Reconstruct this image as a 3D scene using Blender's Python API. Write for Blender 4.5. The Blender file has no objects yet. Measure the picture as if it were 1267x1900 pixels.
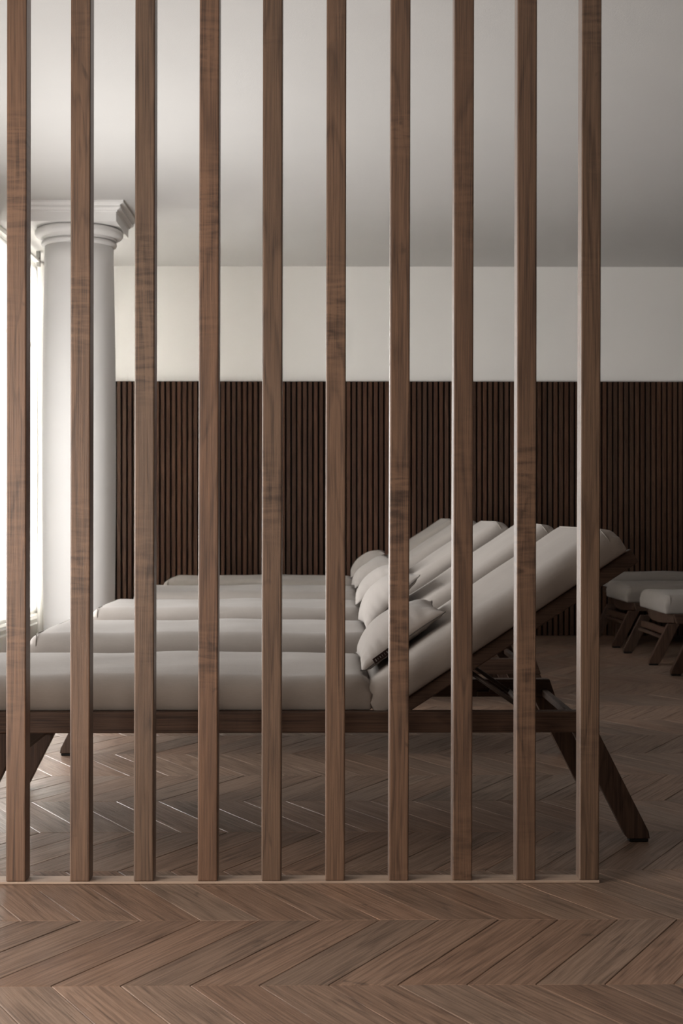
import bpy, bmesh, math, random
from mathutils import Vector, Matrix
random.seed(7)
sc = bpy.context.scene
C = sc.collection

# ------------------------------------------------------------------ camera, world, light, exposure
F = 2639.0                 # focal length in pixels (1267 x 1900 frame, 50 mm on a 36 mm tall sensor)
H = 0.92                   # camera height
cam_d = bpy.data.cameras.new('camera')
cam_d.sensor_fit = 'VERTICAL'; cam_d.sensor_height = 36.0; cam_d.lens = 50.0
cam_d.clip_start = 0.05; cam_d.clip_end = 100
cam_d.dof.use_dof = True; cam_d.dof.focus_distance = 3.65; cam_d.dof.aperture_fstop = 10.0
cam = bpy.data.objects.new('camera', cam_d); C.objects.link(cam)
cam.location = (0, 0, H); cam.rotation_euler = (math.pi/2, 0, -0.0108)
sc.camera = cam

w = bpy.data.worlds.new('sky'); sc.world = w; w.use_nodes = True
w.node_tree.nodes['Background'].inputs[0].default_value = (0.93, 0.97, 1.0, 1)
w.node_tree.nodes['Background'].inputs[1].default_value = 1.0

XL, XR, YB, YW, ZC = -2.08, 4.7, -3.2, 10.60, 2.75     # room shell
# window openings in the left wall: (y0, y1, z0, z1)
WIN = [(0.9, 2.8, 0.15, 1.75), (3.75, 5.70, 0.20, 1.70), (5.95, 7.50, 0.20, 1.75), (8.98, 10.45, 0.18, 2.72)]
def area(name, loc, size, power, color, rot):
    l = bpy.data.lights.new(name, 'AREA'); l.shape = 'RECTANGLE'; l.size, l.size_y = size
    l.energy = power; l.color = color
    o = bpy.data.objects.new(name, l); C.objects.link(o); o.location = loc; o.rotation_euler = rot
    return o
DAY = [(126, (1.0, 0.865, 0.755)), (52, (1.0, 0.99, 0.975)), (112, (1.0, 0.99, 0.975)), (225, (1.0, 0.99, 0.975))]
for (y0, y1, z0, z1), (p, c) in zip(WIN, DAY):
    area('window_daylight', (XL-0.20, (y0+y1)/2, (z0+z1)/2), (z1-z0, y1-y0), p, c, (0, -math.pi/2, 0))

sc.view_settings.view_transform = 'Standard'; sc.view_settings.look = 'None'
sc.view_settings.gamma = 1.0; sc.view_settings.exposure = 0.0
sc.view_settings.use_curve_mapping = False

# ------------------------------------------------------------------ materials
def new_mat(name):
    m = bpy.data.materials.new(name); m.use_nodes = True
    nt = m.node_tree; nt.nodes.clear()
    out = nt.nodes.new('ShaderNodeOutputMaterial'); b = nt.nodes.new('ShaderNodeBsdfPrincipled')
    nt.links.new(b.outputs[0], out.inputs[0])
    return m, nt, b
def N(nt, t, **k):
    n = nt.nodes.new(t)
    for a, v in k.items(): setattr(n, a, v)
    return n
def mathn(nt, op, a, b=None):
    n = N(nt, 'ShaderNodeMath', operation=op)
    for i, v in enumerate((a, b)):
        if v is None: continue
        if isinstance(v, (int, float)): n.inputs[i].default_value = v
        else: nt.links.new(v, n.inputs[i])
    return n.outputs[0]
def mixc(nt, fac, a, b, blend='MIX'):
    n = N(nt, 'ShaderNodeMix', data_type='RGBA', blend_type=blend)
    for i, v in ((0, fac), (6, a), (7, b)):
        if isinstance(v, (int, float)): n.inputs[i].default_value = v
        elif isinstance(v, tuple): n.inputs[i].default_value = (*v, 1) if len(v) == 3 else v
        else: nt.links.new(v, n.inputs[i])
    return n.outputs[2]
def ramp(nt, fac, stops):
    r = N(nt, 'ShaderNodeValToRGB'); e = r.color_ramp.elements
    while len(e) < len(stops): e.new(0.5)
    for k, (p, c) in enumerate(stops):
        e[k].position = p; e[k].color = (*c, 1) if isinstance(c, tuple) else (c, c, c, 1)
    nt.links.new(fac, r.inputs[0]); return r.outputs[0]
def noise(nt, vec, scale, detail=4, rough=0.55, dist=0.0):
    n = N(nt, 'ShaderNodeTexNoise'); n.inputs['Scale'].default_value = scale
    n.inputs['Detail'].default_value = detail; n.inputs['Roughness'].default_value = rough
    n.inputs['Distortion'].default_value = dist
    nt.links.new(vec, n.inputs['Vector']); return n.outputs[0]
def scalev(nt, vec, s):
    n = N(nt, 'ShaderNodeVectorMath', operation='MULTIPLY'); nt.links.new(vec, n.inputs[0])
    n.inputs[1].default_value = s; return n.outputs[0]
def addv(nt, a, b):
    n = N(nt, 'ShaderNodeVectorMath', operation='ADD'); nt.links.new(a, n.inputs[0]); nt.links.new(b, n.inputs[1])
    return n.outputs[0]

def wood(name, light, dark, axis='Z', rough=0.5, coords='object', knots=0.5, ripple=0.25, var=0.35,
         bump=0.25, spec=0.35, fiber=150.0, coat=0.0):
    """brown timber; axis = grain direction in the coordinates used"""
    m, nt, b = new_mat(name)
    info = N(nt, 'ShaderNodeObjectInfo')
    if coords == 'object':
        co = N(nt, 'ShaderNodeTexCoord').outputs['Object']; rnd = info.outputs['Random']
    else:
        co = N(nt, 'ShaderNodeAttribute', attribute_name='pc').outputs['Vector']
        rnd = info.outputs['Random'] if coords == 'plank' else N(nt, 'ShaderNodeAttribute', attribute_name='tone').outputs['Fac']
    off = N(nt, 'ShaderNodeCombineXYZ')
    nt.links.new(mathn(nt, 'MULTIPLY', rnd, 37.0), off.inputs[0])
    nt.links.new(mathn(nt, 'MULTIPLY', rnd, 91.0), off.inputs[1])
    nt.links.new(mathn(nt, 'MULTIPLY', rnd, 53.0), off.inputs[2])
    v = addv(nt, co, off.outputs[0])
    al = {'X': (1, 0, 0), 'Y': (0, 1, 0), 'Z': (0, 0, 1)}[axis]
    def st(along, across): return scalev(nt, v, tuple(along if a else across for a in al))
    # growth rings : a stretched low-frequency field cut into bands
    field = noise(nt, st(0.9, 9.0), 1.0, 3, 0.5, 0.4)
    rings = mathn(nt, 'FRACT', mathn(nt, 'MULTIPLY', field, 9.0))
    rings = ramp(nt, rings, [(0.0, 0.15), (0.25, 0.75), (0.8, 1.0), (1.0, 0.15)])
    fib = noise(nt, st(5.0, fiber*2.6), 1.0, 5, 0.65, 0.15)
    fib = ramp(nt, fib, [(0.34, 0.0), (0.62, 1.0)])
    cloud = noise(nt, st(1.6, 6.0), 1.0, 4, 0.6)
    rip = noise(nt, st(60.0, 9.0), 1.0, 3, 0.6, 0.6)
    ripm = ramp(nt, noise(nt, st(2.2, 2.0), 1.0, 2, 0.5), [(0.5, 0.0), (0.62, 1.0)])
    t = mathn(nt, 'ADD', mathn(nt, 'MULTIPLY', rings, 0.32), mathn(nt, 'MULTIPLY', fib, 0.50))
    t = mathn(nt, 'ADD', t, mathn(nt, 'MULTIPLY', cloud, 0.34))
    rp = mathn(nt, 'MULTIPLY', mathn(nt, 'MULTIPLY', mathn(nt, 'SUBTRACT', rip, 0.5), ripm), ripple*2.0)
    t = mathn(nt, 'ADD', t, rp)
    mid = tuple((a*0.5+c*0.5) for a, c in zip(light, dark))
    col = ramp(nt, t, [(0.22, dark), (0.58, mid), (0.95, light)])
    # knots
    kn = noise(nt, st(11.0, 16.0), 1.0, 2, 0.5, 0.8)
    kn = ramp(nt, kn, [(0.70, 0.0), (0.80, 1.0)])
    col = mixc(nt, mathn(nt, 'MULTIPLY', kn, knots), col, tuple(c*0.28 for c in dark))
    # piece-to-piece tone
    tone = mathn(nt, 'ADD', mathn(nt, 'MULTIPLY', mathn(nt, 'SUBTRACT', rnd, 0.5), var), 1.0)
    tv = N(nt, 'ShaderNodeCombineColor')
    for i in range(3): nt.links.new(tone, tv.inputs[i])
    col = mixc(nt, 1.0, col, tv.outputs[0], 'MULTIPLY')
    hue = ramp(nt, mathn(nt, 'FRACT', mathn(nt, 'MULTIPLY', rnd, 7.31)), [(0.0, (1.05, 0.97, 0.92)), (1.0, (0.95, 1.0, 1.03))])
    col = mixc(nt, 1.0, col, hue, 'MULTIPLY')
    nt.links.new(col, b.inputs['Base Color'])
    rr = mathn(nt, 'ADD', mathn(nt, 'MULTIPLY', fib, -0.12), rough+0.06)
    nt.links.new(rr, b.inputs['Roughness'])
    b.inputs['Specular IOR Level'].default_value = spec
    b.inputs['Coat Weight'].default_value = coat; b.inputs['Coat Roughness'].default_value = 0.5; b.inputs['Coat IOR'].default_value = 1.5+0.08*coat
    bp = N(nt, 'ShaderNodeBump'); bp.inputs['Strength'].default_value = bump; bp.inputs['Distance'].default_value = 0.0012
    nt.links.new(fib, bp.inputs['Height']); nt.links.new(bp.outputs[0], b.inputs['Normal'])
    return m

def fabric(name, col, var=0.08, weave=900.0):
    m, nt, b = new_mat(name)
    co = N(nt, 'ShaderNodeTexCoord').outputs['Object']
    big = noise(nt, co, 8.0, 3)
    wx = noise(nt, scalev(nt, co, (60, weave, weave)), 1.0, 2)
    wy = noise(nt, scalev(nt, co, (weave, 60, weave)), 1.0, 2)
    wv = mathn(nt, 'ADD', wx, wy)
    c = ramp(nt, mathn(nt, 'ADD', mathn(nt, 'MULTIPLY', wv, 0.35), mathn(nt, 'MULTIPLY', big, 0.3)),
             [(0.25, tuple(x*(1-var*2) for x in col)), (0.75, tuple(x*(1+var) for x in col))])
    nt.links.new(c, b.inputs['Base Color'])
    b.inputs['Roughness'].default_value = 0.9; b.inputs['Specular IOR Level'].default_value = 0.15
    b.inputs['Sheen Weight'].default_value = 0.12; b.inputs['Sheen Roughness'].default_value = 0.5
    bp = N(nt, 'ShaderNodeBump'); bp.inputs['Strength'].default_value = 0.3; bp.inputs['Distance'].default_value = 0.004
    nt.links.new(mathn(nt, 'ADD', mathn(nt, 'MULTIPLY', wv, 0.22), mathn(nt, 'MULTIPLY', big, 2.6)), bp.inputs['Height'])
    nt.links.new(bp.outputs[0], b.inputs['Normal'])
    return m

def paint(name, col, rough=0.8, grain=0.15, scale=220):
    m, nt, b = new_mat(name)
    co = N(nt, 'ShaderNodeTexCoord').outputs['Object']
    n1 = noise(nt, co, 1.3, 3); n2 = noise(nt, co, scale, 3)
    c = ramp(nt, n1, [(0.3, tuple(x*0.97 for x in col)), (0.7, col)])
    nt.links.new(c, b.inputs['Base Color']); b.inputs['Roughness'].default_value = rough
    b.inputs['Specular IOR Level'].default_value = 0.2
    bp = N(nt, 'ShaderNodeBump'); bp.inputs['Strength'].default_value = grain; bp.inputs['Distance'].default_value = 0.002
    nt.links.new(n2, bp.inputs['Height']); nt.links.new(bp.outputs[0], b.inputs['Normal'])
    return m

M = {}
M['post'] = wood('post_ash', (0.160, 0.095, 0.059), (0.034, 0.0165, 0.009), 'Z', 0.42, knots=0.8, ripple=0.9, var=0.34, spec=0.3, fiber=130, coat=1.0)
M['plate'] = wood('base_plate_wood', (0.42, 0.35, 0.29), (0.27, 0.21, 0.17), 'X', 0.45, var=0.1, spec=0.5, coat=0.6)
M['plank'] = wood('floor_plank_oak', (0.275, 0.190, 0.140), (0.088, 0.057, 0.041), 'X', 0.42, coords='plank', knots=0.7, ripple=0.15, var=0.30, spec=0.45, fiber=70)
M['planks'] = wood('floor_plank_oak_far', (0.275, 0.190, 0.140), (0.088, 0.057, 0.041), 'X', 0.42, coords='planks', knots=0.7, ripple=0.15, var=0.30, spec=0.45, fiber=70)
M['frame'] = wood('lounger_teak', (0.088, 0.051, 0.034), (0.020, 0.010, 0.007), 'X', 0.5, knots=0.2, ripple=0.1, var=0.2, spec=0.35, fiber=130)
M['leg'] = wood('lounger_leg_teak', (0.088, 0.051, 0.034), (0.020, 0.010, 0.007), 'Z', 0.5, knots=0.2, ripple=0.1, var=0.2, spec=0.35, fiber=130)
M['slat'] = wood('wall_slat_walnut', (0.086, 0.045, 0.027), (0.034, 0.015, 0.009), 'Z', 0.55, knots=0.2, ripple=0.1, var=0.4, spec=0.2, fiber=110)
M['fabric'] = fabric('mattress_fabric', (0.295, 0.266, 0.242))
M['pillow'] = fabric('pillow_fabric', (0.320, 0.292, 0.270))
M['seam'] = fabric('piping_fabric', (0.27, 0.245, 0.22))
M['dark_seam'] = fabric('dark_seam_thread', (0.09, 0.08, 0.072))
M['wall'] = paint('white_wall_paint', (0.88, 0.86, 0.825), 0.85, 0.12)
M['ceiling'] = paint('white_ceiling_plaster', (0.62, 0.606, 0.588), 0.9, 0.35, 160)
M['white'] = paint('white_joinery', (0.86, 0.85, 0.82), 0.5, 0.02)
M['column'] = paint('white_column_plaster', (0.90, 0.89, 0.875), 0.75, 0.05)
M['sub'] = paint('dark_subfloor', (0.030, 0.022, 0.017), 0.9, 0.1)
M['backing'] = paint('black_felt_backing', (0.003, 0.0025, 0.0025), 0.95, 0.1)
M['rubber'] = paint('black_rubber', (0.012, 0.011, 0.010), 0.7, 0.05)
M['metal'] = paint('bronze_metal', (0.055, 0.040, 0.032), 0.4, 0.02)
M['grey'] = paint('grey_bracket', (0.30, 0.29, 0.27), 0.5, 0.02)
M['tag'] = fabric('dark_brown_tag', (0.022, 0.012, 0.010), 0.05)
M['stitch'] = paint('pale_stitching', (0.20, 0.185, 0.18), 0.8, 0.02)
M['brown_wall'] = paint('dark_brown_wall', (0.06, 0.04, 0.03), 0.8, 0.1)
M['back_room'] = paint('warm_wall_paint', (0.10, 0.08, 0.065), 0.85, 0.1)
ms_, nts, bs_ = new_mat('white_sheer_cloth')
wn = noise(nts, N(nts, 'ShaderNodeTexCoord').outputs['Object'], 60.0, 3)
nts.links.new(ramp(nts, wn, [(0.3, (0.82, 0.81, 0.78)), (0.7, (0.88, 0.87, 0.85))]), bs_.inputs['Base Color'])
bs_.inputs['Roughness'].default_value = 0.9; bs_.inputs['Specular IOR Level'].default_value = 0.1
tr = N(nts, 'ShaderNodeBsdfTranslucent'); tr.inputs[0].default_value = (0.85, 0.84, 0.82, 1)
mx = N(nts, 'ShaderNodeMixShader'); mx.inputs[0].default_value = 0.55
nts.links.new(bs_.outputs[0], mx.inputs[1]); nts.links.new(tr.outputs[0], mx.inputs[2])
nts.links.new(mx.outputs[0], [n for n in nts.nodes if n.type == 'OUTPUT_MATERIAL'][0].inputs[0])
M['sheer'] = ms_

# ------------------------------------------------------------------ helpers
def link(name, me, mat=None, parent=None, smooth=False):
    o = bpy.data.objects.new(name, me); C.objects.link(o)
    if mat is not None and not me.materials: me.materials.append(M[mat])
    if parent is not None: o.parent = parent
    if smooth:
        me.polygons.foreach_set('use_smooth', [True]*len(me.polygons))
    return o
def bm_mesh(bm, name):
    bmesh.ops.recalc_face_normals(bm, faces=bm.faces[:])
    me = bpy.data.meshes.new(name); bm.to_mesh(me); bm.free(); return me
def box_bm(x0, x1, y0, y1, z0, z1, bev=0.0, seg=2, bm=None):
    own = bm is None
    bm = bm or bmesh.new()
    r = bmesh.ops.create_cube(bm, size=1.0)
    for v in r['verts']:
        v.co = Vector(((x0+x1)/2+v.co.x*(x1-x0), (y0+y1)/2+v.co.y*(y1-y0), (z0+z1)/2+v.co.z*(z1-z0)))
    if bev > 0:
        es = list({e for v in r['verts'] for e in v.link_edges})
        bmesh.ops.bevel(bm, geom=es, offset=bev, segments=seg, profile=0.5, affect='EDGES')
    return bm
def box(name, x0, x1, y0, y1, z0, z1, mat, parent=None, bev=0.0, seg=2):
    return link(name, bm_mesh(box_bm(x0, x1, y0, y1, z0, z1, bev, seg), name), mat, parent)
def prism_bm(poly, y0, y1, bev=0.003, seg=2):
    """polygon in xz extruded along y"""
    bm = bmesh.new()
    a = [bm.verts.new((x, y0, z)) for x, z in poly]; b = [bm.verts.new((x, y1, z)) for x, z in poly]
    n = len(poly)
    bm.faces.new(a); bm.faces.new(b[::-1])
    for i in range(n): bm.faces.new((a[i], b[i], b[(i+1) % n], a[(i+1) % n]))
    bmesh.ops.recalc_face_normals(bm, faces=bm.faces[:])
    if bev > 0: bmesh.ops.bevel(bm, geom=bm.edges[:], offset=bev, segments=seg, profile=0.5, affect='EDGES')
    return bm
def prism(name, poly, y0, y1, mat, parent=None, bev=0.003):
    return link(name, bm_mesh(prism_bm(poly, y0, y1, bev), name), mat, parent)
def tube_bm(pts, r, n=8, closed=False, bm=None):
    bm = bm or bmesh.new(); rings = []
    pts = [Vector(p) for p in pts]; m = len(pts)
    for i, p in enumerate(pts):
        if closed: d = (pts[(i+1) % m]-pts[i-1])
        else: d = pts[min(i+1, m-1)]-pts[max(i-1, 0)]
        d.normalize()
        u = d.orthogonal() if abs(d.y) > 0.9 else d.cross(Vector((0, 1, 0)))
        u.normalize(); v = d.cross(u)
        rings.append([bm.verts.new(p+r*(math.cos(2*math.pi*k/n)*u+math.sin(2*math.pi*k/n)*v)) for k in range(n)])
    for i in range(m if closed else m-1):
        A, B = rings[i], rings[(i+1) % m]
        for k in range(n): bm.faces.new((A[k], A[(k+1) % n], B[(k+1) % n], B[k]))
    if not closed: bm.faces.new(rings[0][::-1]); bm.faces.new(rings[-1])
    return bm
def lathe_bm(prof, n=64):
    bm = bmesh.new(); rings = []
    for r, z in prof:
        rings.append([bm.verts.new((r*math.cos(2*math.pi*k/n), r*math.sin(2*math.pi*k/n), z)) for k in range(n)])
    for A, B in zip(rings, rings[1:]):
        for k in range(n): bm.faces.new((A[k], A[(k+1) % n], B[(k+1) % n], B[k]))
    bm.faces.new(rings[0][::-1]); bm.faces.new(rings[-1]); return bm
def tag(o, label=None, cat=None, group=None, kind=None):
    for k, v in (('label', label), ('category', cat), ('group', group), ('kind', kind)):
        if v: o[k] = v
    return o
def empty(name, loc, rz=0.0):
    o = bpy.data.objects.new(name, None); C.objects.link(o); o.location = loc; o.rotation_euler = (0, 0, rz)
    o.empty_display_size = 0.1; return o
def copy_tree(o, parent=None):
    c = o.copy(); C.objects.link(c); c.parent = parent
    for ch in [x for x in bpy.data.objects if x.parent == o]: copy_tree(ch, c)
    return c

# ------------------------------------------------------------------ room shell
fl = box('floor', XL-0.1, XR+0.1, YB, YW+0.1, -0.10, -0.018, 'sub'); tag(fl, 'brown oak chevron parquet floor running through the whole room', 'floor', kind='structure')
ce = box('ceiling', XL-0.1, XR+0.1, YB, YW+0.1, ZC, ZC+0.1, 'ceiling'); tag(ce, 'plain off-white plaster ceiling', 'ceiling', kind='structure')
wb = box('wall_back', XL-0.1, XR+0.1, YW, YW+0.12, -0.018, ZC, 'wall'); tag(wb, 'white painted back wall above the dark slat panelling', 'wall', kind='structure')
wr = box('wall_right', XR, XR+0.12, YB, YW, -0.018, ZC, 'brown_wall'); tag(wr, 'dark brown wall on the right side of the room', 'wall', kind='structure')
wf = box('wall_front', XL-0.1, XR+0.1, YB-0.12, YB, -0.018, ZC, 'back_room'); tag(wf, 'warm painted wall behind the viewpoint', 'wall', kind='structure')
# left wall with its window openings
bm = bmesh.new(); y = YB
for (y0, y1, z0, z1) in WIN:
    box_bm(XL-0.16, XL, y, y0, -0.018, ZC, bm=bm)
    box_bm(XL-0.16, XL, y0, y1, -0.018, z0, bm=bm); box_bm(XL-0.16, XL, y0, y1, z1, ZC, bm=bm); y = y1
box_bm(XL-0.16, XL, y, YW, -0.018, ZC, bm=bm)
wl = link('wall_left', bm_mesh(bm, 'wall_left'), 'wall'); tag(wl, 'white painted wall with tall windows on the left', 'wall', kind='structure')
for i, (y0, y1, z0, z1) in enumerate(WIN):
    bm = bmesh.new(); t = 0.05
    for a, b_, c_, d_ in ((y0, y0+t, z0, z1), (y1-t, y1, z0, z1), (y0+t, y1-t, z0, z0+t), (y0+t, y1-t, z1-t, z1), ((y0+y1)/2-0.03, (y0+y1)/2+0.03, z0+t, z1-t)):
        box_bm(XL-0.11, XL-0.05, a, b_, c_, d_, bm=bm)
    wo = link('window_%d' % (i+1), bm_mesh(bm, 'window'), 'white')
    tag(wo, ['white framed window behind the viewpoint', 'tall white framed window in the left wall beside the loungers', 'tall white framed window in the left wall near the column', 'bright window with a white blind at the left edge behind the column'][i], 'window', kind='structure')
    if i == 3:
        box('transom', XL-0.06, XL-0.012, y0, y1, 2.10, 2.125, 'sheer', wo, 0.003)
        box('blind', XL-0.040, XL-0.034, y0+0.006, y1-0.006, z0+0.006, z1-0.006, 'sheer', wo)

# tall skirting below the bright window, and the curtain bunched in the corner
sk = link('baseboard_left', bm_mesh(prism_bm([(0, 0), (0.022, 0), (0.022, 0.125), (0.012, 0.135), (0.012, 0.160), (0.0, 0.175)], 3.60, YW-0.052, 0.0), 'baseboard'), 'white')
sk.location = (XL, 0, 0)
tag(sk, 'tall white stepped skirting board along the window wall', 'skirting', kind='structure')
cu = empty('curtain', (XL+0.06, 10.22, 0)); tag(cu, 'white floor-length curtain bunched in the corner behind the column', 'curtain')
bm = bmesh.new(); rows = []
nz, nf = 12, 72
for i in range(nz+1):
    z = 0.015+i/nz*2.655; row = []
    for sidex in (0.0, 0.004):
        for j in range(nf+1):
            t = j/nf; yy = -0.19+0.38*t
            amp = 0.022*(0.75+0.25*math.sin(3*z+7*t)); xx = amp*math.sin(t*math.pi*2*5.5+0.25*math.sin(2*z))
            row.append(bm.verts.new((xx+sidex, yy, z)))
    rows.append(row)
for A_, B_ in zip(rows, rows[1:]):
    for o_ in (0, nf+1):
        for j in range(nf): bm.faces.new((A_[o_+j], A_[o_+j+1], B_[o_+j+1], B_[o_+j]))
link('cloth', bm_mesh(bm, 'cloth'), 'sheer', cu, True)
box('rail', -0.012, 0.012, -1.0, 0.32, 2.672, 2.690, 'white', cu, 0.003)
for yy in (-0.22, -0.95): box('bracket', -0.012, 0.016, yy-0.013, yy+0.013, 2.640, ZC-0.001, 'grey', cu, 0.003)

# ------------------------------------------------------------------ chevron parquet
S = 0.4408; P = 0.1346; SH = 0.2510; YR0 = 2.766 - 6*S; XP0 = 0.0046
G = 0.0006; BV = 0.0013; TH = 0.018
def plank_bm(sgn, bm=None, off=(0, 0, 0), pcoff=None, tone=None, lay=None):
    """parallelogram board: origin at the middle; sgn=+1 leans right going away"""
    bm = bm or bmesh.new()
    ang = math.atan2(S, SH*sgn); ux, uy = math.cos(ang), math.sin(ang)
    def P2(a, b):    # a along x (-.5..), b along depth
        return (a+SH*sgn*b/S, b)
    hx = P/2; hy = S/2
    gx = G/abs(math.sin(ang))
    o = [P2(-hx+gx, -hy+G), P2(hx-gx, -hy+G), P2(hx-gx, hy-G), P2(-hx+gx, hy-G)]
    bx = BV/abs(math.sin(ang))
    i = [P2(-hx+gx+bx, -hy+G+BV), P2(hx-gx-bx, -hy+G+BV), P2(hx-gx-bx, hy-G-BV), P2(-hx+gx+bx, hy-G-BV)]
    vs = []
    for pts, z in ((o, -TH), (o, -BV*0.8), (i, 0.0)):
        vs.append([bm.verts.new((p[0]+off[0], p[1]+off[1], z+off[2])) for p in pts])
    fs = []
    for A, B in ((vs[0], vs[1]), (vs[1], vs[2])):
        for k in range(4): fs.append(bm.faces.new((A[k], A[(k+1) % 4], B[(k+1) % 4], B[k])))
    fs.append(bm.faces.new(vs[2]))
    if lay:
        for f in fs:
            for l in f.loops:
                c = l.vert.co; x, y_ = c.x-off[0], c.y-off[1]
                l[lay[0]] = Vector((x*ux+y_*uy, -x*uy+y_*ux, c.z))
                l[lay[1]] = tone
    return bm
def plank_mesh(sgn):
    bm = bmesh.new(); lv = bm.loops.layers.float_vector.new('pc'); lt = bm.loops.layers.float.new('tone')
    plank_bm(sgn, bm, lay=(lv, lt), tone=0.5)
    me = bm_mesh(bm, 'plank'); me.materials.append(M['plank']); return me
pm = {1: plank_mesh(1), -1: plank_mesh(-1)}
cand = []
n_rows = int((YW-YR0)/S)+2
for r in range(-2, n_rows):
    ya = YR0+r*S; yc = ya+S/2
    if ya > YW or ya+S < YB: continue
    sgn = 1 if r % 2 == 0 else -1
    base = XP0 + (0 if r % 2 == 0 else SH)      # joint phase on the near edge of the row
    k0 = int((XL-0.4-base)/P)-2; k1 = int((XR+0.4-base)/P)+2
    for k in range(k0, k1):
        xc = base+(k+0.5)*P+sgn*SH/2
        if xc < XL-0.2 or xc > XR+0.2: continue
        D = max(yc, 0.5); px = 605+F*xc/D; py = 950+F*H/max(ya+S, 0.5)
        vis = (-90 < px < 1357) and py < 1900 and yc > 2.3
        cand.append((not vis, yc, xc, yc, sgn))
cand.sort(key=lambda t: (t[0], t[1]))
bm = bmesh.new(); lv = bm.loops.layers.float_vector.new('pc'); lt = bm.loops.layers.float.new('tone')
rnd = random.Random(3)
for i, (hid, _, xc, yc, sgn) in enumerate(cand):
    if i < 295 and not hid:
        o = bpy.data.objects.new('plank', pm[sgn]); C.objects.link(o); o.parent = fl
        o.location = (xc, yc, rnd.uniform(-0.0005, 0.0003))
    else:
        plank_bm(sgn, bm, off=(xc, yc, rnd.uniform(-0.0005, 0.0003)), tone=rnd.random(), lay=(lv, lt))
me = bm_mesh(bm, 'planks'); me.materials.append(M['planks'])
st = link('planks', me, None, fl); st['kind'] = 'stuff'

# ------------------------------------------------------------------ slat wall panelling
SP, SW = 0.0405, 0.0275; X0 = -1.96; YS = 10.55; ZT = 1.892
pan = empty('slat_wall_panel', (1.4, YW, 0)); tag(pan, 'dark walnut panelling of narrow vertical slats across the back wall', 'wall panel')
bk = box('backing_board', X0-1.4, XR-1.4, -0.020, 0.0, 0, ZT, 'backing', pan)
sm = bm_mesh(box_bm(-SW/2, SW/2, -0.032, 0, 0, ZT-0.004, 0.0015, 1), 'slat'); sm.materials.append(M['slat'])
n = int((XR-X0)/SP)
for k in range(n):
    o = bpy.data.objects.new('slat', sm); C.objects.link(o); o.parent = pan
    o.location = (X0-1.4+SP*(k+0.5), -0.020, 0.0)

# ------------------------------------------------------------------ column
CX, CY = -1.50, 8.66
col = empty('column', (CX, CY, 0)); tag(col, 'white round column with moulded square capital', 'column')
prof = []
for i in range(25):
    t = i/24; z = 0.20+t*(2.525-0.20)
    r = 0.212+0.014*math.sin(math.pi*min(1, t*1.02)*0.9)-0.010*t
    prof.append((r, z))
link('shaft', bm_mesh(lathe_bm(prof), 'shaft'), 'column', col, True)
cap = [(0.203, 2.525)]
for i in range(9):      # neck ring
    a = -math.pi/2+math.pi*i/8; cap.append((0.206+0.020*math.cos(a), 2.541+0.016*math.sin(a)))
cap += [(0.207, 2.560), (0.226, 2.562), (0.226, 2.574), (0.232, 2.576)]
for i in range(10):     # echinus
    a = -math.pi/2+math.pi*0.82*i/9; cap.append((0.232+0.033*math.cos(a), 2.604+0.028*math.sin(a)))
cap += [(0.236, 2.634)]
c_o = link('capital', bm_mesh(lathe_bm(cap), 'capital'), 'column', col, True)
mod = c_o.modifiers.new('sharp', 'EDGE_SPLIT'); mod.split_angle = math.radians(50)
bm = bmesh.new()
ab = [(0.262, 2.634), (0.262, 2.690), (0.270, 2.692), (0.270, 2.700)]
for i in range(8):
    t = i/7; ab.append((0.272+0.036*t+0.009*math.sin(2*math.pi*t), 2.700+0.036*t))
ab += [(0.312, 2.738), (0.312, ZC-0.0005)]
rings = []
for r, z in ab: rings.append([bm.verts.new((sx*r, sy*r, z)) for sx, sy in ((-1, -1), (1, -1), (1, 1), (-1, 1))])
for A, B in zip(rings, rings[1:]):
    for k in range(4): bm.faces.new((A[k], A[(k+1) % 4], B[(k+1) % 4], B[k]))
bm.faces.new(rings[0][::-1]); bm.faces.new(rings[-1])
link('abacus', bm_mesh(bm, 'abacus'), 'column', col)
bs = [(0.272, 0.075)]
for i in range(9):
    a = -math.pi/2+math.pi*i/8; bs.append((0.255+0.035*math.cos(a), 0.110+0.035*math.sin(a)))
bs += [(0.245, 0.147), (0.245, 0.160), (0.222, 0.175), (0.214, 0.20)]
link('base', bm_mesh(lathe_bm(bs), 'base'), 'column', col, True)
box('plinth', -0.30, 0.30, -0.30, 0.30, 0.0, 0.075, 'column', col, 0.004)

# ------------------------------------------------------------------ slatted screen
YP = 3.519; PW, PD = 0.049, 0.055; ZP = 0.0067
scr = empty('slatted_screen', (0.0, YP+PD/2, 0)); tag(scr, 'open screen of upright brown timber posts from floor to ceiling', 'screen')
x_first = -0.7907+PW/2; step = 0.1576
pmesh = bm_mesh(box_bm(-PW/2, PW/2, -PD/2, PD/2, 0, ZC-ZP-0.004, 0.0035, 3), 'post'); pmesh.materials.append(M['post'])
pmesh.polygons.foreach_set('use_smooth', [False]*len(pmesh.polygons))
lean = [2, 2, 3, 4, 3, 3, 4, 4, 3, 5]
for k in range(-7, 10):
    o = bpy.data.objects.new('post', pmesh); C.objects.link(o); o.parent = scr
    o.location = (x_first+step*k, 0, ZP); o.rotation_euler = (0, (lean[k] if k >= 0 else 2)/1640.0, 0)
box('base_plate', x_first-7*step-0.06, x_first+9*step+PW/2+0.001, -PD/2-0.0008, PD/2+0.004, 0.0004, ZP, 'plate', scr, 0.0012, 1)

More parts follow.
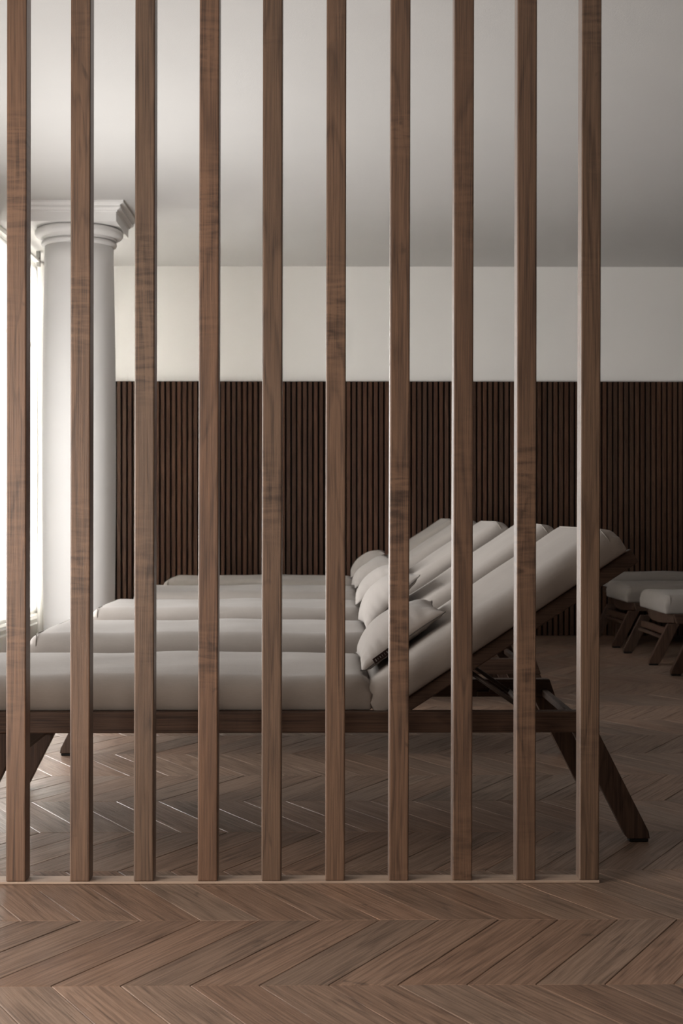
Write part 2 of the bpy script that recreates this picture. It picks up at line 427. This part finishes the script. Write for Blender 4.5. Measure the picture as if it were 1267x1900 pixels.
# ------------------------------------------------------------------ cushions
def cushion_bm(lx, ly, lz, r, puff, nx=40, ny=18, nz=8, sag=0.0, seed=0):
    """upholstered slab, local origin at the middle of its underside"""
    bm = bmesh.new()
    bmesh.ops.create_cube(bm, size=2.0)
    for ax, cnt in ((0, nx), (1, ny), (2, nz)):
        es = [e for e in bm.edges if abs(e.verts[0].co[ax]-e.verts[1].co[ax]) > 1.9]
        bmesh.ops.subdivide_edges(bm, edges=es, cuts=cnt-1, use_grid_fill=True)
    rd = random.Random(seed); ph = [rd.uniform(0, 6.28) for _ in range(8)]
    hx, hy, hz = lx/2, ly/2, lz/2
    for v in bm.verts:
        # denser near the edges
        u = [math.copysign(1-(1-abs(c))**1.5, c) for c in v.co]
        p = Vector((u[0]*hx, u[1]*hy, u[2]*hz))
        rr = r if p.z > 0 else 0.2*r
        q = Vector((max(-hx+rr, min(hx-rr, p.x)), max(-hy+rr, min(hy-rr, p.y)), max(-hz+rr, min(hz-rr, p.z))))
        d = p-q
        if d.length > 1e-9:
            m = max(abs(d.x), abs(d.y), abs(d.z)); d = d.normalized()*m
        p = q+d
        fx = 1-abs(p.x/hx)**4; fy = 1-abs(p.y/hy)**3; fz = 1-abs(p.z/hz)**2
        if p.z > 0: p.z += puff*max(0, fx)*max(0, fy)*(p.z/hz)
        p.y += math.copysign(0.012, p.y)*max(0, fz)*max(0, fx)*(abs(p.y)/hy)**3
        p.x += math.copysign(0.010, p.x)*max(0, fz)*max(0, fy)*(abs(p.x)/hx)**3
        wv = 0.0016*(math.sin(9*p.x+ph[0])+math.sin(17*p.x+5*p.y+ph[1])+math.sin(13*p.y-7*p.x+ph[2]))
        if p.z > 0: p.z += wv*(p.z/hz)
        p.z += hz
        v.co = p
    return bm
def piping_bm(lx, ly, lz, r, x):
    """rim of welt around one end of a cushion"""
    hy, hz = ly/2, lz/2; pts = []
    rr = r
    for cy, cz, a0 in ((hy-rr, hz-rr, 0), (-hy+rr, hz-rr, 90), (-hy+rr, -hz+rr, 180), (hy-rr, -hz+rr, 270)):
        for i in range(7):
            a = math.radians(a0+15*i); pts.append((x, cy+rr*math.cos(a), cz+rr*math.sin(a)+hz))
    return tube_bm(pts, 0.0022, 6, True)

# ------------------------------------------------------------------ loungers
TAN = 0.506
def make_lounger(dz=0.0, left_leg=-0.911, rail_left=-1.15, half=0.405, mat_left=-1.18, thick=0.093, puff=0.009):
    root = empty('sun_lounger', (0, 0, 0))
    z0, z1 = 0.3066+dz, 0.365+dz; T = 0.042
    for s in (-1, 1):
        ya, yb = (-half, -half+T) if s < 0 else (half-T, half)
        prism('side_rail', [(rail_left+0.02, z0), (0.762, z0), (0.742, z1), (rail_left, z1)], ya, yb, 'frame', root)
        # legs, raked outwards, flush under the rail
        for side in (-1, 1):
            xo = 0.7586 if side > 0 else left_leg
            wdt = 0.0716; f = z0*TAN
            top = z0-0.0005; zb = 0.010
            if side > 0:
                poly = [(xo-wdt, top), (xo, top), (xo+(z0-0.03)*TAN, 0.03), (xo+f-0.012, zb), (xo-wdt+f-0.002, zb), (xo-wdt+(z0-0.02)*TAN, 0.02)]
            else:
                poly = [(xo, top), (xo+wdt, top), (xo+wdt-(z0-0.02)*TAN, 0.02), (xo+wdt-f+0.002, zb), (xo-f+0.012, zb), (xo-(z0-0.03)*TAN, 0.03)]
            lg = prism('leg', poly, ya+0.003, yb-0.003, 'leg', root, 0.0022)
            xm = (poly[3][0]+poly[4][0])/2
            box('foot_pad', xm-0.027, xm+0.027, ya+0.006, yb-0.006, 0.0008, zb, 'rubber', lg, 0.002, 1)
    # stretchers between each pair of legs
    for side in (-1, 1):
        for za, zb_ in () if side > 0 else ((0.211+dz*0.6, 0.252+dz*0.6), (0.186+dz*0.6, 0.204+dz*0.6)):
            zm = (za+zb_)/2
            xc = (0.7586-0.036+(z0-zm)*TAN) if side > 0 else (left_leg+0.036-(z0-zm)*TAN)
            box('stretcher', xc-0.011, xc+0.011, -half+T-0.002, half-T+0.002, za, zb_, 'frame', root, 0.002, 1)
    # bowed foot rail
    bm = bmesh.new(); rows = []
    for i in range(13):
        t = i/12; yy = -half+T+t*(2*half-2*T); bow = 0.030*math.sin(math.pi*t)
        xa = rail_left-bow+0.008
        drop = 0.016*math.sin(math.pi*t)
        rows.append([bm.verts.new(c) for c in ((xa, yy, z0+0.004-drop), (xa+0.028, yy, z0+0.004-drop), (xa+0.028, yy, z1-0.004), (xa, yy, z1-0.004))])
    for A, B in zip(rows, rows[1:]):
        for k in range(4): bm.faces.new((A[k], A[(k+1) % 4], B[(k+1) % 4], B[k]))
    bm.faces.new(rows[0]); bm.faces.new(rows[-1][::-1])
    link('foot_rail', bm_mesh(bm, 'foot_rail'), 'frame', root)
    box('head_rail', 0.715, 0.735, -half+T, half-T, z0+0.002, z0+0.024, 'frame', root, 0.002, 1)
    box('cross_rail', 0.060, 0.090, -half+T, half-T, z0+0.002, z1-0.016, 'frame', root, 0.002, 1)
    ns = 9
    for k in range(ns):
        xs = rail_left+0.10+k*(0.02-(rail_left+0.10))/(ns-1)
        box('seat_slat', xs-0.028, xs+0.028, -half+T, half-T, z1-0.014, z1-0.001, 'frame', root, 0.002, 1)
    # backrest, raised
    ang = math.radians(33.6); hx, hz = 0.172, z1-0.004
    ca, sa = math.cos(ang), math.sin(ang)
    def U(u, v): return (hx+u*ca-v*sa, hz+u*sa+v*ca)
    L = 0.822; tb = 0.044
    for s in (-1, 1):
        ya, yb = (-half+T+0.004, -half+T+0.036) if s < 0 else (half-T-0.036, half-T-0.004)
        prism('backrest_bar', [U(0.035, -tb+0.008), U(L, -tb), U(L, 0), U(-0.008, 0)], ya, yb, 'frame', root)
    for k in range(7):
        u = 0.07+k*(L-0.10)/6
        poly = [U(u-0.026, -0.016), U(u+0.026, -0.016), U(u+0.026, -0.002), U(u-0.026, -0.002)]
        prism('backrest_slat', poly, -half+T+0.036, half-T-0.036, 'frame', root, 0.002)
    # props under the backrest
    for s in (-1, 1):
        yy = s*(half-T-0.055)
        a = (0.395, z1+0.110); b_ = (0.604, z1-0.037)
        link('prop_arm', bm_mesh(tube_bm([(a[0], yy, a[1]), (b_[0], yy, b_[1])], 0.0065, 8), 'prop_arm'), 'metal', root, True)
    link('prop_bar', bm_mesh(tube_bm([(0.604, -half+T+0.03, z1-0.037), (0.604, half-T-0.03, z1-0.037)], 0.009, 8), 'prop_bar'), 'metal', root, True)
    for s in (-1, 1):
        ya, yb = (-half+T, -half+T+0.022) if s < 0 else (half-T-0.022, half-T)
        prism('prop_rack', [(0.50, z0+0.004), (0.68, z0+0.004), (0.68, z0+0.020), (0.664, z0+0.034), (0.655, z0+0.018), (0.62, z0+0.018), (0.606, z0+0.034), (0.597, z0+0.018), (0.56, z0+0.018), (0.546, z0+0.034), (0.537, z0+0.018), (0.50, z0+0.018)], ya, yb, 'frame', root, 0.0)
    # mattress
    r = 0.045; my = 2*(half-0.030)
    ml = 0.128-mat_left
    ms = link('seat_mattress', bm_mesh(cushion_bm(ml, my, thick, r, puff, seed=1), 'seat_mattress'), 'fabric', root, True)
    ms.location = (mat_left+ml/2, 0, z1-0.0012)
    for e in (-1, 1):
        if e < 0: link('piping', bm_mesh(piping_bm(ml, my, thick, 0.040, e*(ml/2-0.030)), 'piping'), 'seam', ms, True)
    bl = 0.842
    mb = link('back_mattress', bm_mesh(cushion_bm(bl, my, 0.092, r, 0.008, nx=30, seed=5), 'back_mattress'), 'fabric', root, True)
    cc = U(bl/2-0.030, 0.001); mb.location = (cc[0], 0, cc[1]); mb.rotation_euler = (0, -ang, 0)
    for e in (-1, 1):
        if e > 0: link('piping', bm_mesh(piping_bm(bl, my, 0.092, 0.040, e*(bl/2-0.030)), 'piping'), 'seam', mb, True)
    return root

A = make_lounger()
Lrow = [(0.0, 0.0), (0.050, 1.42), (0.050, 2.86), (0.060, 4.29), (0.070, 5.72)]
names = ['grey-cushioned wooden sun lounger nearest the slatted screen, backrest raised',
         'grey-cushioned wooden sun lounger second behind the slatted screen, backrest raised',
         'middle grey-cushioned wooden sun lounger of the row of five, backrest raised',
         'grey-cushioned wooden sun lounger second from the slat wall in the row of five',
         'grey-cushioned wooden sun lounger closest to the slat wall in the row of five']
loungers = []
for i, (dx, dy) in enumerate(Lrow):
    o = A if i == 0 else copy_tree(A)
    o.location = (dx, 4.353+dy, 0)
    tag(o, names[i], 'sun lounger', 'row of five loungers with raised backrests'); loungers.append(o)
B = make_lounger(dz=-0.058, left_leg=-1.172, rail_left=-1.135, half=0.385, mat_left=-1.18, thick=0.112, puff=0.012)
Rrow = [(7.225, 'low wooden lounger at the right edge showing only its raked leg and stretcher'),
        (8.500, 'low grey-cushioned lounger at the right edge, foot end showing, nearer of two'),
        (9.600, 'low grey-cushioned lounger at right in front of the wall bench')]
for i, (y0, lb) in enumerate(Rrow):
    o = B if i == 0 else copy_tree(B)
    o.location = (2.04+1.18, y0+0.385, 0)
    tag(o, lb, 'sun lounger', 'low loungers on the right')

# bench with a grey cushion along the slat wall at right
bn = empty('wall_bench', (3.3, 10.455, 0)); tag(bn, 'low bench with grey cushion along the slat wall behind the right loungers', 'bench')
box('bench_seat', -1.25, 1.25, -0.08, 0.08, 0.33, 0.37, 'frame', bn, 0.003)
for xx in (-1.15, 0, 1.15): box('leg', xx-0.03, xx+0.03, -0.07, 0.07, 0.0008, 0.33, 'leg', bn, 0.003)
bc = link('cushion', bm_mesh(cushion_bm(2.5, 0.15, 0.105, 0.035, 0.006, seed=9), 'cushion'), 'fabric', bn, True)
bc.location = (0, 0, 0.371)

# ------------------------------------------------------------------ pillows
def pillow_bm(la, lw, t, seed, loc, rot):
    """la along the backrest (x), lw across (y), t thickness"""
    rd = random.Random(seed); bm = bmesh.new(); n = 34; rows = {}
    ph = [rd.uniform(0, 6.28) for _ in range(10)]
    grid = {}
    for side in (1, -1):
        for i in range(n+1):
            for j in range(n+1):
                u = -1+2*i/n; v = -1+2*j/n
                u = math.copysign(1-(1-abs(u))**1.35, u); v = math.copysign(1-(1-abs(v))**1.35, v)
                edge = (i in (0, n)) or (j in (0, n))
                if side < 0 and edge: grid[(side, i, j)] = grid[(1, i, j)]; continue
                prof = max(0.0, (1-abs(u)**2.2))**0.55*max(0.0, (1-abs(v)**2.4))**0.55
                # edges pulled in between pointed corners
                x = u*la/2*(1-0.10*(1-abs(v)**2)*abs(u)**2); y = v*lw/2*(1-0.07*(1-abs(u)**2)*abs(v)**2)
                z = side*t/2*prof*(1.0 if side > 0 else 0.36)
                # puckers near the seams
                e1 = math.exp(-((1-abs(v))/0.22)**2)*(1-abs(v)**8); e2 = math.exp(-((1-abs(u))/0.22)**2)*(1-abs(u)**8)
                z += side*0.0042*(e1*math.sin(26*u+ph[0]+1.5*math.sin(7*u+ph[1]))+e2*math.sin(30*v+ph[2]+1.5*math.sin(6*v+ph[3])))
                z += side*0.004*math.sin(4*u+3*v+ph[4])*prof
                z += 0.004*math.sin(2.2*u+ph[5])*math.sin(1.8*v+ph[6])
                grid[(side, i, j)] = bm.verts.new((x, y, z))
    for side in (1, -1):
        for i in range(n):
            for j in range(n):
                q = [grid[(side, i, j)], grid[(side, i+1, j)], grid[(side, i+1, j+1)], grid[(side, i, j+1)]]
                try: bm.faces.new(q if side > 0 else q[::-1])
                except ValueError: pass
    # the soft underside is pressed flat by the mattress it leans on
    from mathutils import Euler
    mw = Matrix.Translation(loc) @ Euler(rot).to_matrix().to_4x4(); inv = mw.inverted()
    ca, sa = math.cos(math.radians(33.6)), math.sin(math.radians(33.6))
    for v in bm.verts:
        p = mw @ v.co
        d = -(p.x-0.172)*sa+(p.z-0.361)*ca
        if d < 0.1075: p += (0.1075-d)*Vector((-sa, 0, ca))
        if p.x < 0.145 and p.z < 0.4655: p.z = 0.4655
        v.co = inv @ p
    rim = [grid[(1, i, 0)].co.copy() for i in range(n)]+[grid[(1, n, j)].co.copy() for j in range(n)]+\
          [grid[(1, i, n)].co.copy() for i in range(n, 0, -1)]+[grid[(1, 0, j)].co.copy() for j in range(n, 0, -1)]
    return bm, rim
PL, PWD, PT = 0.300, 0.52, 0.150
plab = ['grey pillow with a dark brown edge tag on the lounger nearest the screen',
        'grey pillow on the second lounger behind the screen, just behind the tagged pillow',
        'grey pillow on the middle lounger of the row of five',
        'grey pillow on the lounger second from the slat wall',
        'grey pillow on the lounger closest to the slat wall, farthest of the five']
prot = [(0, 0, 0), (0.0, 0.03, 0.04), (0, -0.02, -0.05), (0, 0.03, 0.03), (0, 0.05, -0.03)]
pdy = [-0.015, 0.0, 0.01, 0.0, 0.02]
for i, (dx, dy) in enumerate(Lrow):
    a = math.radians((35.5, 48, 37, 36, 38)[i])
    loc = ((0.220, 0.200, 0.222, 0.226, 0.226)[i], pdy[i], (0.546, 0.567, 0.553, 0.549, 0.549)[i])
    rot = (prot[i][0], -a+prot[i][1], prot[i][2])
    bm, rim = pillow_bm(PL, PWD, PT, 20+i, loc, rot)
    o = link('pillow', bm_mesh(bm, 'pillow'), 'pillow', None, True)
    link('seam', bm_mesh(tube_bm(rim, 0.0015, 5, True), 'seam'), 'dark_seam', o, True)
    o.location = (loc[0]+dx, 4.353+dy+loc[1], loc[2]); o.rotation_euler = rot
    tag(o, plab[i], 'pillow', 'pillows on the row of five loungers')
    if i == 0:
        # dark tag sewn into the near seam, close to the low corner
        y_e = -PWD/2*0.945
        tg = box('tag', -0.100, -0.020, y_e-0.008, y_e-0.005, -0.006, 0.011, 'tag', o, 0.0008, 1)
        bm = bmesh.new(); x = -0.094
        for k, (wd, hg) in enumerate(((0.006, 0.008), (0.003, 0.004), (0.004, 0.006), (0.002, 0.007), (0.002, 0.007), (0.005, 0.007), (0.005, 0.007), (0.002, 0.004), (0.006, 0.008))):
            box_bm(x, x+wd*0.55, y_e-0.0088, y_e-0.0080, 0.0025-hg/2, 0.0025+hg/2, bm=bm); x += 0.0080
        link('stitched_marks', bm_mesh(bm, 'stitched_marks'), 'stitch', tg)
